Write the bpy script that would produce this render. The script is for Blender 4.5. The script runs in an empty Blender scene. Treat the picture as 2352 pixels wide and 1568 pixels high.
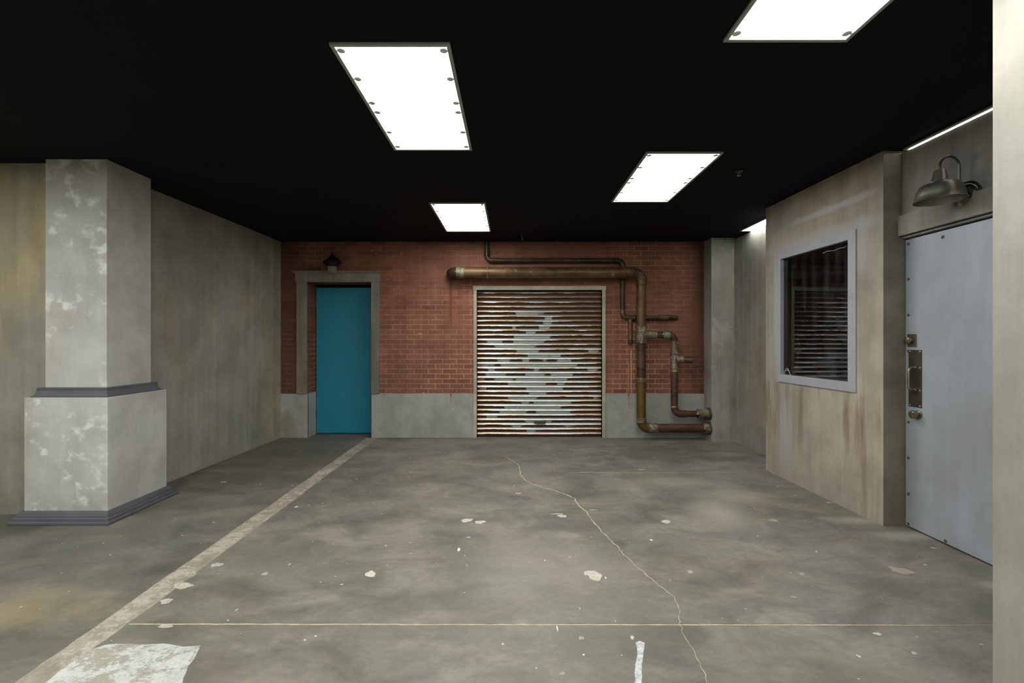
import bpy, bmesh, math, random
from mathutils import Vector, Matrix

random.seed(7)
SC = bpy.context.scene
COL = SC.collection
PI = math.pi

# ------------------------------------------------------------------ frame of reference
F = 1006.0            # focal length in pixels of the 2352 px wide frame
CX, CY = 1176.0, 785.0
CAM_Z = 1.445
CEIL = 2.93           # ceiling height
YB = 6.55             # brick wall plane


def at(px, py, Y):
    """pixel + distance -> point in the room (metres)"""
    return Vector(((px - CX) * Y / F, Y, CAM_Z - (py - CY) * Y / F))


def on_floor(px, py):
    Y = CAM_Z * F / (py - CY)
    return ((px - CX) * Y / F, Y)


# ------------------------------------------------------------------ mesh helpers
def new_bm():
    return bmesh.new()


def add_box(bm, x0, x1, y0, y1, z0, z1, bevel=0.0):
    b = bmesh.new()
    bmesh.ops.create_cube(b, size=1.0)
    for v in b.verts:
        v.co = Vector(((x0 + x1) / 2 + v.co.x * (x1 - x0), (y0 + y1) / 2 + v.co.y * (y1 - y0),
                       (z0 + z1) / 2 + v.co.z * (z1 - z0)))
    if bevel > 0:
        bmesh.ops.bevel(b, geom=b.edges[:], offset=bevel, segments=2, affect='EDGES', profile=0.5)
    me = bpy.data.meshes.new('tmp')
    b.to_mesh(me)
    b.free()
    bm.from_mesh(me)
    bpy.data.meshes.remove(me)


def add_sweep(bm, pts, radii, seg=20, cap=True):
    """tube with a radius per point, parallel-transport frames"""
    pts = [Vector(p) for p in pts]
    if not isinstance(radii, (list, tuple)):
        radii = [radii] * len(pts)
    n = len(pts)
    tang = []
    for i in range(n):
        a = pts[max(i - 1, 0)]
        b = pts[min(i + 1, n - 1)]
        d = b - a
        if d.length < 1e-9:
            d = tang[-1] if tang else Vector((0, 0, 1))
        tang.append(d.normalized())
    t0 = tang[0]
    ref = Vector((0, 0, 1)) if abs(t0.z) < 0.9 else Vector((1, 0, 0))
    u = t0.cross(ref).normalized()
    rings = []
    for i in range(n):
        t = tang[i]
        u = (u - t * u.dot(t)).normalized()
        w = t.cross(u)
        ring = []
        for k in range(seg):
            a = 2 * PI * k / seg
            ring.append(bm.verts.new(pts[i] + (u * math.cos(a) + w * math.sin(a)) * radii[i]))
        rings.append(ring)
    for i in range(n - 1):
        for k in range(seg):
            k2 = (k + 1) % seg
            bm.faces.new((rings[i][k], rings[i][k2], rings[i + 1][k2], rings[i + 1][k]))
    if cap:
        bm.faces.new(list(reversed(rings[0])))
        bm.faces.new(rings[-1])


def add_lathe(bm, origin, axis, profile, seg=32, close=False):
    """profile: list of (radius, distance along axis)"""
    axis = Vector(axis).normalized()
    ref = Vector((0, 0, 1)) if abs(axis.z) < 0.9 else Vector((1, 0, 0))
    u = axis.cross(ref).normalized()
    w = axis.cross(u)
    o = Vector(origin)
    rings = []
    for r, h in profile:
        if r < 1e-6:
            rings.append([bm.verts.new(o + axis * h)])
        else:
            rings.append([bm.verts.new(o + axis * h + (u * math.cos(2 * PI * k / seg) + w * math.sin(2 * PI * k / seg)) * r)
                          for k in range(seg)])
    m = len(rings)
    for i in range(m if close else m - 1):
        A, B = rings[i], rings[(i + 1) % m]
        for k in range(seg):
            k2 = (k + 1) % seg
            if len(A) == 1 and len(B) == 1:
                continue
            if len(A) == 1:
                bm.faces.new((A[0], B[k], B[k2]))
            elif len(B) == 1:
                bm.faces.new((A[k], B[0], A[k2]))
            else:
                bm.faces.new((A[k], B[k], B[k2], A[k2]))


def arc(corner, d_in, d_out, R, n=10):
    """points of a fillet: arriving at corner along d_in, leaving along d_out"""
    c = Vector(corner)
    di, do = Vector(d_in).normalized(), Vector(d_out).normalized()
    a = c - di * R
    cen = a + do * R
    out = []
    for k in range(n + 1):
        t = (PI / 2) * k / n
        out.append(cen - do * R * math.cos(t) + di * R * math.sin(t))
    return out


def obj(name, bm, mat=None, parent=None, smooth=False, loc=None, rot=None, sharp=40):
    bmesh.ops.recalc_face_normals(bm, faces=bm.faces[:])
    me = bpy.data.meshes.new(name)
    bm.to_mesh(me)
    bm.free()
    o = bpy.data.objects.new(name, me)
    COL.objects.link(o)
    if mat:
        me.materials.append(mat)
    if smooth:
        for p in me.polygons:
            p.use_smooth = True
        try:
            me.set_sharp_from_angle(angle=math.radians(sharp))
        except Exception:
            pass
    if parent:
        o.parent = parent
    if loc is not None:
        o.location = loc
    if rot is not None:
        o.rotation_euler = rot
    return o


def thing(name, label, cat, loc=(0, 0, 0), rotz=0.0, group=None, kind=None):
    o = bpy.data.objects.new(name, None)
    o.empty_display_size = 0.1
    COL.objects.link(o)
    o.location = loc
    o.rotation_euler = (0, 0, rotz)
    return tag(o, label, cat, group, kind)


def tag(o, label=None, cat=None, group=None, kind=None):
    if label:
        o['label'] = label
    if cat:
        o['category'] = cat
    if group:
        o['group'] = group
    if kind:
        o['kind'] = kind
    return o


def slab_with_holes(bm, xs, zs, holes, y0, y1):
    """wall slab in XZ with rectangular holes; xs, zs are grid lines, holes a set of (i, j) cells"""
    nx, nz = len(xs) - 1, len(zs) - 1
    solid = lambda i, j: 0 <= i < nx and 0 <= j < nz and (i, j) not in holes
    cache = {}

    def V(x, y, z):
        k = (round(x, 5), round(y, 5), round(z, 5))
        if k not in cache:
            cache[k] = bm.verts.new((x, y, z))
        return cache[k]

    for i in range(nx):
        for j in range(nz):
            if not solid(i, j):
                continue
            a, b, c, d = xs[i], xs[i + 1], zs[j], zs[j + 1]
            bm.faces.new((V(a, y0, c), V(b, y0, c), V(b, y0, d), V(a, y0, d)))
            bm.faces.new((V(b, y1, c), V(a, y1, c), V(a, y1, d), V(b, y1, d)))
            if not solid(i - 1, j):
                bm.faces.new((V(a, y0, c), V(a, y0, d), V(a, y1, d), V(a, y1, c)))
            if not solid(i + 1, j):
                bm.faces.new((V(b, y0, c), V(b, y1, c), V(b, y1, d), V(b, y0, d)))
            if not solid(i, j - 1):
                bm.faces.new((V(a, y0, c), V(a, y1, c), V(b, y1, c), V(b, y0, c)))
            if not solid(i, j + 1):
                bm.faces.new((V(a, y0, d), V(b, y0, d), V(b, y1, d), V(a, y1, d)))


# ------------------------------------------------------------------ node helpers
class N:
    def __init__(self, name):
        self.mat = bpy.data.materials.new(name)
        self.mat.use_nodes = True
        self.t = self.mat.node_tree
        self.t.nodes.clear()
        self.out = self.t.nodes.new('ShaderNodeOutputMaterial')
        self._pos = None

    def node(self, kind):
        return self.t.nodes.new(kind)

    def link(self, a, b):
        self.t.links.new(a, b)

    def put(self, sock, v):
        if isinstance(v, bpy.types.NodeSocket):
            self.link(v, sock)
        else:
            if sock.type == 'RGBA' and hasattr(v, '__len__') and len(v) == 3:
                v = (*v, 1)
            sock.default_value = v

    def pos(self):
        if self._pos is None:
            self._pos = self.node('ShaderNodeNewGeometry').outputs['Position']
        return self._pos

    def objco(self):
        return self.node('ShaderNodeTexCoord').outputs['Object']

    def vm(self, op, a, b=None):
        n = self.node('ShaderNodeVectorMath')
        n.operation = op
        self.put(n.inputs[0], a)
        if b is not None:
            self.put(n.inputs[1], b)
        return n.outputs['Value'] if op in ('LENGTH', 'DOT_PRODUCT', 'DISTANCE') else n.outputs['Vector']

    def m(self, op, a, b=None, c=None, clamp=False):
        n = self.node('ShaderNodeMath')
        n.operation = op
        n.use_clamp = clamp
        self.put(n.inputs[0], a)
        if b is not None:
            self.put(n.inputs[1], b)
        if c is not None:
            self.put(n.inputs[2], c)
        return n.outputs[0]

    def sep(self, v):
        n = self.node('ShaderNodeSeparateXYZ')
        self.put(n.inputs[0], v)
        return n.outputs

    def comb(self, x, y, z):
        n = self.node('ShaderNodeCombineXYZ')
        for i, v in enumerate((x, y, z)):
            self.put(n.inputs[i], v)
        return n.outputs[0]

    def noise(self, vec, scale=1.0, detail=4.0, rough=0.55, dist=0.0):
        n = self.node('ShaderNodeTexNoise')
        self.put(n.inputs['Vector'], vec)
        n.inputs['Scale'].default_value = scale
        n.inputs['Detail'].default_value = detail
        n.inputs['Roughness'].default_value = rough
        n.inputs['Distortion'].default_value = dist
        return n.outputs[0]

    def sstep(self, v, lo, hi, a=0.0, b=1.0):
        n = self.node('ShaderNodeMapRange')
        n.interpolation_type = 'SMOOTHSTEP'
        self.put(n.inputs['Value'], v)
        self.put(n.inputs['From Min'], lo)
        self.put(n.inputs['From Max'], hi)
        self.put(n.inputs['To Min'], a)
        self.put(n.inputs['To Max'], b)
        return n.outputs[0]

    def lin(self, v, lo, hi, a=0.0, b=1.0):
        n = self.node('ShaderNodeMapRange')
        self.put(n.inputs['Value'], v)
        self.put(n.inputs['From Min'], lo)
        self.put(n.inputs['From Max'], hi)
        self.put(n.inputs['To Min'], a)
        self.put(n.inputs['To Max'], b)
        return n.outputs[0]

    def mix(self, f, a, b, mode='MIX'):
        n = self.node('ShaderNodeMix')
        n.data_type = 'RGBA'
        n.blend_type = mode
        self.put(n.inputs[0], f)
        self.put(n.inputs[6], a)
        self.put(n.inputs[7], b)
        return n.outputs[2]

    def scalecol(self, col, f):
        return self.mix(1.0, col, self.comb(f, f, f), 'MULTIPLY')

    def bump(self, h, strength=0.2, dist=0.01):
        n = self.node('ShaderNodeBump')
        n.inputs['Strength'].default_value = strength
        n.inputs['Distance'].default_value = dist
        self.put(n.inputs['Height'], h)
        return n.outputs[0]

    def surf(self, col, rough=0.6, metal=0.0, spec=0.5, normal=None, emit=None, trans=0.0, ior=1.45, coat=0.0):
        p = self.node('ShaderNodeBsdfPrincipled')
        self.put(p.inputs['Base Color'], col)
        self.put(p.inputs['Roughness'], rough)
        self.put(p.inputs['Metallic'], metal)
        p.inputs['Specular IOR Level'].default_value = spec
        p.inputs['IOR'].default_value = ior
        p.inputs['Transmission Weight'].default_value = trans
        p.inputs['Coat Weight'].default_value = coat
        if normal is not None:
            self.put(p.inputs['Normal'], normal)
        if emit is not None:
            self.put(p.inputs['Emission Color'], emit[0])
            p.inputs['Emission Strength'].default_value = emit[1]
        self.link(p.outputs[0], self.out.inputs['Surface'])
        return self.mat

    def blob(self, a, b, ca, cb, ra, rb, wob=None, soft=0.25, gain=0.6):
        """soft ellipse mask around (ca, cb); wob = noise socket distorting its rim"""
        da = self.m('DIVIDE', self.m('SUBTRACT', a, ca), ra)
        db = self.m('DIVIDE', self.m('SUBTRACT', b, cb), rb)
        d = self.m('SQRT', self.m('ADD', self.m('MULTIPLY', da, da), self.m('MULTIPLY', db, db)))
        if wob is not None:
            d = self.m('ADD', d, self.m('MULTIPLY', self.m('SUBTRACT', wob, 0.5), gain * 2))
        return self.sstep(d, 1.0 - soft, 1.0 + soft, 1.0, 0.0)


def mat_plain(name, col, rough=0.6, metal=0.0, var=0.15, scale=6.0, spec=0.5):
    n = N(name)
    k = n.noise(n.objco(), scale, 5.0, 0.6)
    c = n.scalecol(n.mix(0.0, (*col, 1), (*col, 1)), n.lin(k, 0.2, 0.8, 1 - var, 1 + var))
    return n.surf(c, n.lin(k, 0.2, 0.8, max(rough - 0.1, 0.05), min(rough + 0.1, 1)), metal, spec)


def mat_concrete(name, A, B, yellow=0.3, scuff=0.0, streak=0.35, extra=None, rough=0.72, seed=0.0, horiz=False,
                 ycol=(0.36, 0.29, 0.14)):
    n = N(name)
    p = n.vm('ADD', n.pos(), (seed, seed * 1.7, seed * 0.6))
    big = n.noise(n.vm('MULTIPLY', p, (0.9, 0.9, 0.55)), 1.0, 4.0, 0.55)
    st = n.noise(n.vm('MULTIPLY', p, (9.0, 9.0, 0.55)), 1.0, 5.0, 0.6)
    fine = n.noise(n.vm('MULTIPLY', p, (46.0, 46.0, 4.0)), 1.0, 4.0, 0.65)
    mott = n.noise(p, 3.2, 6.0, 0.6)
    c = n.mix(n.sstep(big, 0.36, 0.66), A, B)
    yl = n.noise(n.vm('MULTIPLY', p, (1.6, 1.6, 0.7)), 0.8, 3.0, 0.5)
    c = n.mix(n.m('MULTIPLY', n.sstep(yl, 0.5, 0.74), yellow), c, ycol)
    c = n.scalecol(c, n.lin(st, 0.25, 0.75, 1 - streak, 1 + streak))
    c = n.scalecol(c, n.lin(mott, 0.25, 0.75, 0.80, 1.20))
    c = n.scalecol(c, n.lin(fine, 0.25, 0.75, 0.955, 1.045))
    if scuff > 0:
        s1 = n.noise(n.vm('MULTIPLY', p, (8.0, 8.0, 9.5)), 1.0, 4.0, 0.6, 0.2)
        s2 = n.noise(n.vm('MULTIPLY', p, (1.3, 1.3, 1.5)), 1.0, 2.0, 0.5)
        nrm = n.node('ShaderNodeNewGeometry').outputs['Normal']
        scuff = n.m('MULTIPLY', n.lin(n.m('ABSOLUTE', n.sep(nrm)[1]), 0.2, 0.8, 0.12, 1.0), scuff)
        c = n.mix(n.m('MULTIPLY', n.sstep(n.m('ADD', s1, n.m('MULTIPLY', n.m('SUBTRACT', s2, 0.5), 0.8)), 0.53, 0.72), scuff), c, (0.72, 0.73, 0.68))
    if extra:
        c = extra(n, c, st, mott)
    h = n.m('ADD', n.m('MULTIPLY', mott, 0.6), n.m('MULTIPLY', fine, 0.4))
    return n.surf(c, rough, 0.0, 0.3, None)


# ------------------------------------------------------------------ materials
def floor_material():
    n = N('polished_concrete')
    P = n.pos()
    x, y, z = n.sep(P)
    big = n.noise(n.vm('MULTIPLY', P, (0.9, 1.1, 1)), 0.9, 3.0, 0.6, 0.5)
    mid = n.noise(n.vm('MULTIPLY', P, (2.2, 3.6, 1)), 1.0, 5.0, 0.66, 0.8)
    wide = n.noise(n.vm('ADD', n.vm('MULTIPLY', P, (1.5, 2.6, 1)), (11, 3, 0)), 1.0, 4.0, 0.62, 1.0)
    fine = n.noise(n.vm('MULTIPLY', P, (20.0, 34.0, 1)), 1.0, 4.0, 0.7)
    c = n.mix(n.sstep(big, 0.38, 0.62), (0.172, 0.166, 0.134), (0.225, 0.212, 0.178))
    c = n.mix(n.m('MULTIPLY', n.sstep(wide, 0.50, 0.68), 0.6), c, (0.262, 0.226, 0.182))
    c = n.mix(n.m('MULTIPLY', n.sstep(wide, 0.46, 0.30), 0.55), c, (0.140, 0.148, 0.112))
    c = n.scalecol(c, n.lin(mid, 0.28, 0.72, 0.63, 1.30))
    c = n.scalecol(c, n.lin(fine, 0.25, 0.75, 0.86, 1.14))
    # darker slab left of the strip
    c = n.scalecol(c, n.m('MULTIPLY', n.sstep(x, -2.02, -2.1, 1.0, 0.82), n.sstep(n.m('ADD', x, n.m('MULTIPLY', n.m('SUBTRACT', wide, 0.5), 2.0)), -1.9, 0.3, 0.82, 1.0)))
    c = n.mix(n.sstep(x, 0.2, -1.8, 0.0, 0.5), c, n.mix(1.0, c, (0.99, 1.0, 0.92), 'MULTIPLY'))
    sx, sy = on_floor(40, 1405)
    c = n.mix(n.m('MULTIPLY', n.blob(x, y, sx - 0.1, sy, 0.42, 0.15, n.noise(P, 4.0, 6.0, 0.7), 0.8, 2.2), 0.5), c, (0.30, 0.24, 0.13))
    # soft pale scuffs
    for px, py, rx, ry, k in ((1650, 1178, 46, 24, .42), (1700, 1140, 60, 14, .32), (1975, 1197, 60, 9, .55), (1560, 1108, 70, 10, .3),
                              (2290, 1345, 45, 10, .5), (2080, 1232, 70, 10, .55), (1250, 1330, 150, 90, .18)):
        a, b = on_floor(px, py)
        c = n.mix(n.m('MULTIPLY', n.blob(x, y, a, b, rx * b / F, ry * b * b / (CAM_Z * F), mid, 0.7, 1.6), k), c, (0.46, 0.43, 0.36))
    # dark smudges
    for px, py, rx, ry, k in ((1425, 1252, 16, 8, .6), (1500, 1040, 140, 16, .45)):
        a, b = on_floor(px, py)
        c = n.mix(n.m('MULTIPLY', n.blob(x, y, a, b, rx * b / F, ry * b * b / (CAM_Z * F), mid, 0.6, 1.2), k), c, (0.085, 0.085, 0.07))
    rough = n.lin(mid, 0.3, 0.7, 0.48, 0.64)
    h = n.m('ADD', n.m('MULTIPLY', fine, 0.3), mid)
    return n.surf(c, rough, 0.0, 0.35, None)


def chip_material(name, A, B, scale=9.0, worn=None):
    n = N(name)
    P = n.pos()
    k = n.noise(P, scale, 5.0, 0.7)
    f = n.noise(P, 60.0, 3.0, 0.7)
    c = n.mix(n.sstep(k, 0.36, 0.62), A, B)
    if worn:
        w_ = n.noise(n.vm('MULTIPLY', P, (11.0, 17.0, 1)), 1.0, 6.0, 0.78, 0.15)
        c = n.mix(n.m('MULTIPLY', n.sstep(n.m('ADD', w_, n.m('MULTIPLY', n.m('SUBTRACT', n.noise(P, 3.0, 2.0), 0.5), 0.5)), 0.48, 0.58), 0.85), c, worn)
    c = n.scalecol(c, n.lin(f, 0.3, 0.7, 0.84, 1.14))
    return n.surf(c, 0.62, 0.0, 0.3)


def brick_material():
    n = N('red_brick')
    P = n.pos()
    x, y, z = n.sep(P)
    v = n.comb(n.m('ADD', x, y), n.m('ADD', z, 0.0), 0.0)
    wob = n.noise(P, 30.0, 3.0, 0.6)
    jitv = n.vm('ADD', v, n.comb(n.m('MULTIPLY', n.m('SUBTRACT', wob, 0.5), 0.008), n.m('MULTIPLY', n.m('SUBTRACT', n.noise(P, 22.0), 0.5), 0.008), 0.0))
    b = n.node('ShaderNodeTexBrick')
    n.link(jitv, b.inputs['Vector'])
    b.inputs['Scale'].default_value = 1.0
    b.inputs['Brick Width'].default_value = 0.212
    b.inputs['Row Height'].default_value = 0.0735
    b.inputs['Mortar Size'].default_value = 0.0062
    b.inputs['Mortar Smooth'].default_value = 0.2
    b.inputs['Bias'].default_value = -0.5
    b.inputs['Color1'].default_value = (0.245, 0.100, 0.058, 1)
    b.inputs['Color2'].default_value = (0.140, 0.053, 0.032, 1)
    mf = n.m('ADD', n.m('MULTIPLY', n.m('SUBTRACT', n.noise(P, 1.4, 3.0, 0.6), 0.5), 2.2), n.sstep(z, 2.2, 0.8, 0.25, 0.75))
    n.link(n.mix(n.sstep(mf, 0.0, 1.0), (0.235, 0.115, 0.078), (0.44, 0.29, 0.215)), b.inputs['Mortar'])
    big = n.noise(P, 0.9, 4.0, 0.55)
    mid = n.noise(n.vm('MULTIPLY', P, (3.0, 3.0, 6.0)), 1.0, 5.0, 0.65)
    c = n.mix(n.sstep(big, 0.40, 0.66, 0.0, 0.45), b.outputs['Color'], (0.270, 0.128, 0.088))
    c = n.scalecol(c, n.lin(mid, 0.25, 0.75, 0.72, 1.24))
    st = n.noise(n.vm('MULTIPLY', P, (10.0, 10.0, 0.5)), 1.0, 4.0, 0.6)
    c = n.scalecol(c, n.lin(st, 0.3, 0.7, 0.88, 1.10))
    # pale paint scrapes
    sc = n.noise(n.vm('MULTIPLY', P, (5.0, 5.0, 15.0)), 1.0, 3.0, 0.6, 0.3)
    c = n.mix(n.m('MULTIPLY', n.sstep(sc, 0.68, 0.76), 0.5), c, (0.56, 0.42, 0.33))
    # aged paint and corner shade painted in at both ends of the wall
    edge_dark = n.m('MULTIPLY', n.sstep(n.m('ADD', x, n.m('MULTIPLY', n.m('SUBTRACT', mid, 0.5), 0.25)), 2.50, 2.80), 0.70)
    edge_dark2 = n.m('MULTIPLY', n.sstep(n.m('ADD', x, n.m('MULTIPLY', n.m('SUBTRACT', mid, 0.5), 0.25)), -2.75, -3.35), 0.55)
    c = n.mix(n.m('MAXIMUM', edge_dark, edge_dark2), c, (0.075, 0.036, 0.022))
    # rust runs under the pipe ends
    def run(xc, w, z0, z1, col, k, c):
        wx = n.m('ADD', x, n.m('MULTIPLY', n.m('SUBTRACT', n.noise(n.comb(0.0, 0.0, z), 11.0, 3.0), 0.5), 0.03))
        mk = n.m('MULTIPLY', n.sstep(n.m('ABSOLUTE', n.m('SUBTRACT', wx, xc)), w, w * 0.3), n.m('MULTIPLY', n.sstep(z, z1 + 0.02, z1 - 0.05), n.sstep(z, z0, z0 + 0.35)))
        return n.mix(n.m('MULTIPLY', mk, k), c, col)
    c = run(-0.918, 0.035, 1.55, 2.40, (0.16, 0.055, 0.018), 0.75, c)
    c = run(1.765, 0.030, 0.50, 1.42, (0.26, 0.10, 0.03), 0.65, c)
    c = run(1.782, 0.010, 0.50, 1.33, (0.62, 0.42, 0.25), 0.85, c)
    c = run(1.742, 0.009, 0.50, 1.15, (0.50, 0.30, 0.15), 0.65, c)
    h = n.m('ADD', n.m('MULTIPLY', b.outputs['Fac'], -1.0), n.m('MULTIPLY', mid, 0.4))
    return n.surf(c, 0.78, 0.0, 0.25, n.bump(h, 0.45, 0.006))


def dado_extra(n, c, st, mott):
    x, y, z = n.sep(n.pos())
    for xc, w, z0 in ((-0.912, 0.030, 0.51), (1.742, 0.026, 0.46)):
        wid = n.m('ADD', 0.004, n.m('MULTIPLY', n.m('POWER', n.lin(z, z0, 0.66, 0.0, 1.0), 5.0), w))
        mk = n.sstep(n.m('ABSOLUTE', n.m('SUBTRACT', n.m('ADD', x, n.m('MULTIPLY', n.m('SUBTRACT', mott, 0.5), 0.02)), xc)), wid, n.m('MULTIPLY', wid, 0.4))
        c = n.mix(n.m('MULTIPLY', n.m('MULTIPLY', mk, n.sstep(z, z0, z0 + 0.03)), 0.8), c, (0.24, 0.075, 0.025))
    # ochre damp near the left corner
    mk = n.blob(x, z, -3.34, 0.16, 0.16, 0.26, mott, 0.6, 1.0)
    c = n.mix(n.m('MULTIPLY', mk, 0.5), c, (0.24, 0.18, 0.08))
    return c


def block_extra(n, c, st, mott):
    o = n.sep(n.objco())
    u = n.m('MULTIPLY', o[0], -1.0)
    z = o[2]
    blue = (0.42, 0.43, 0.43)
    edge_dark = n.m('MULTIPLY', n.sstep(u, 0.004, -0.002), n.lin(mott, 0.3, 0.7, 0.95, 0.6))  # return face at the doorway end mixed to dark brown
    c = n.mix(edge_dark, c, (0.125, 0.108, 0.075))
    # bluish-white brush stroke over the window and touch-up around the frame
    c = n.mix(n.m('MULTIPLY', n.blob(u, z, 0.56, 2.64, 0.36, 0.035, mott, 0.6, 1.3), 0.85), c, (0.54, 0.55, 0.55))
    c = n.mix(n.m('MULTIPLY', n.blob(u, z, 0.74, 2.42, 0.56, 0.06, mott, 0.6, 1.0), 0.75), c, blue)
    c = n.mix(n.m('MULTIPLY', n.blob(u, z, 1.30, 1.75, 0.045, 0.70, mott, 0.5, 0.6), 0.8), c, blue)
    c = n.mix(n.m('MULTIPLY', n.blob(u, z, 0.20, 2.25, 0.05, 0.22, mott, 0.5, 0.6), 0.6), c, blue)
    c = n.mix(n.m('MULTIPLY', n.blob(u, z, 1.17, 0.45, 0.13, 0.36, mott, 0.7, 0.7), 0.6), c, (0.45, 0.45, 0.43))
    # rusty runs below and beside the frame
    stt = n.noise(n.comb(n.m('MULTIPLY', u, 9.0), 0.0, n.m('MULTIPLY', z, 0.8)), 1.0, 4.0, 0.6)
    low = n.m('MULTIPLY', n.sstep(z, 1.05, 0.96), n.sstep(z, 0.15, 0.8))
    side = n.m('MULTIPLY', n.sstep(u, 0.28, 0.22), n.sstep(u, 0.06, 0.14))
    mk = n.m('MULTIPLY', n.m('MAXIMUM', low, n.m('MULTIPLY', side, 0.6)), n.sstep(stt, 0.48, 0.68))
    c = n.mix(n.m('MULTIPLY', mk, 0.7), c, (0.20, 0.125, 0.06))
    return c


def shutter_material(pitch, z0, xc):
    n = N('rusted_shutter_steel')
    o = n.sep(n.objco())
    x, z = n.m('SUBTRACT', o[0], xc), o[2]
    q = n.m('DIVIDE', n.m('SUBTRACT', z, z0), pitch)
    row = n.m('FLOOR', q)
    t = n.m('SUBTRACT', q, row)
    # rust tongues: one horizontal pattern per slat
    a = n.noise(n.comb(n.m('MULTIPLY', x, 1.7), n.m('MULTIPLY', row, 5.37), 0.0), 1.0, 2.0, 0.45)
    w = n.noise(n.comb(n.m('MULTIPLY', x, 11.0), n.m('MULTIPLY', row, 3.1), 2.0), 1.0, 3.0, 0.6)
    reg = n.noise(n.comb(n.m('MULTIPLY', x, 1.1), 7.0, n.m('MULTIPLY', z, 0.9)), 1.0, 2.0, 0.5)
    side = n.m('ABSOLUTE', n.m('SUBTRACT', x, 0.02))
    amount = n.m('ADD', n.m('MULTIPLY', n.m('SUBTRACT', a, 0.5), 3.6), n.m('MULTIPLY', n.m('SUBTRACT', reg, 0.5), 1.6))
    amount = n.m('ADD', amount, n.m('ADD', n.sstep(side, 0.1, 0.9, 0.0, 0.38), n.sstep(x, 0.2, 0.9, -0.04, 0.22)))
    # rustier upper right and bottom-most slats
    amount = n.m('ADD', amount, n.m('MULTIPLY', n.sstep(x, -0.1, 0.7), n.sstep(z, 0.9, 1.8, 0.0, 0.35)))
    amount = n.m('ADD', amount, n.m('MULTIPLY', n.sstep(z, 0.22, 0.08), 0.45))
    amount = n.m('ADD', amount, n.sstep(z, 1.15, 2.05, 0.0, 0.42))
    amount = n.m('ADD', amount, n.m('MULTIPLY', n.m('SUBTRACT', n.noise(n.comb(n.m('MULTIPLY', x, 3.4), n.m('MULTIPLY', row, 2.91), 9.0), 1.0, 1.0), 0.5), 1.3))
    edge = n.sstep(amount, -0.05, 0.07, 0.0, n.m('ADD', 0.50, n.m('MULTIPLY', n.sstep(amount, 0.1, 1.1), 0.16)))
    edge = n.m('ADD', edge, n.m('MULTIPLY', n.m('SUBTRACT', w, 0.5), 0.28))
    rust = n.m('MULTIPLY', n.sstep(n.m('SUBTRACT', edge, t), -0.03, 0.05), n.sstep(amount, -0.05, 0.02))
    deep = n.sstep(side, 0.80, 0.93)
    fine = n.noise(n.objco(), 60.0, 4.0, 0.7)
    rc = n.mix(n.sstep(fine, 0.3, 0.7), (0.085, 0.040, 0.019), (0.165, 0.085, 0.043))
    halo = n.m('MULTIPLY', n.sstep(amount, 0.15, 0.7), 0.75)
    base = n.mix(halo, (0.61, 0.645, 0.61), (0.70, 0.55, 0.38))
    base = n.mix(n.m('MULTIPLY', deep, 0.6), base, (0.33, 0.16, 0.08))
    base = n.scalecol(base, n.lin(fine, 0.2, 0.8, 0.88, 1.1))
    c = n.mix(rust, base, rc)
    rough = n.mix(rust, (0.42, 0.42, 0.42), (0.8, 0.8, 0.8))
    metal = n.m('MULTIPLY', n.m('SUBTRACT', 1.0, rust), 0.76)
    return n.surf(c, n.sep(rough)[0], metal, 0.4)


def pipe_material(name, green=0.25, base=(0.085, 0.050, 0.022), pale=(0.30, 0.32, 0.24)):
    n = N(name)
    P = n.pos()
    a = n.noise(P, 5.0, 5.0, 0.65)
    b = n.noise(n.vm('MULTIPLY', P, (3.0, 3.0, 3.0)), 4.0, 5.0, 0.7, 0.6)
    c = n.mix(n.sstep(a, 0.35, 0.65), base, tuple(min(1, q * 1.9) for q in base))
    c = n.mix(n.m('MULTIPLY', n.sstep(b, 0.62 - green * 0.3, 0.74 - green * 0.3), min(1.0, 0.3 + green)), c, pale)
    return n.surf(c, n.lin(a, 0.3, 0.7, 0.38, 0.58), n.lin(b, 0.4, 0.7, 0.55, 0.25), 0.5, n.bump(b, 0.15, 0.004))


def steel_door_material():
    n = N('painted_sheet_steel')
    P = n.pos()
    a = n.noise(n.vm('MULTIPLY', P, (1.4, 1.4, 0.8)), 1.0, 4.0, 0.55, 0.4)
    b = n.noise(n.vm('MULTIPLY', P, (9, 9, 1.4)), 1.0, 4.0, 0.6)
    c = n.mix(n.sstep(a, 0.38, 0.62), (0.345, 0.372, 0.388), (0.415, 0.465, 0.520))
    c = n.scalecol(c, n.lin(b, 0.3, 0.7, 0.93, 1.07))
    return n.surf(c, 0.5, 0.15, 0.4)


def glass_material():
    n = N('dusty_window_glass')
    g = n.node('ShaderNodeBsdfGlass')
    g.inputs['IOR'].default_value = 1.52
    g.inputs['Roughness'].default_value = 0.015
    g.inputs['Color'].default_value = (0.9, 0.93, 0.92, 1)
    d = n.node('ShaderNodeBsdfDiffuse')
    P = n.objco()
    a = n.noise(n.vm('MULTIPLY', P, (14, 14, 1.1)), 1.0, 5.0, 0.6)
    d.inputs['Color'].default_value = (0.45, 0.44, 0.42, 1)
    s = n.node('ShaderNodeMixShader')
    n.link(n.sstep(a, 0.45, 0.85, 0.003, 0.075), s.inputs[0])
    n.link(g.outputs[0], s.inputs[1])
    n.link(d.outputs[0], s.inputs[2])
    n.link(s.outputs[0], n.out.inputs['Surface'])
    return n.mat


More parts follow.
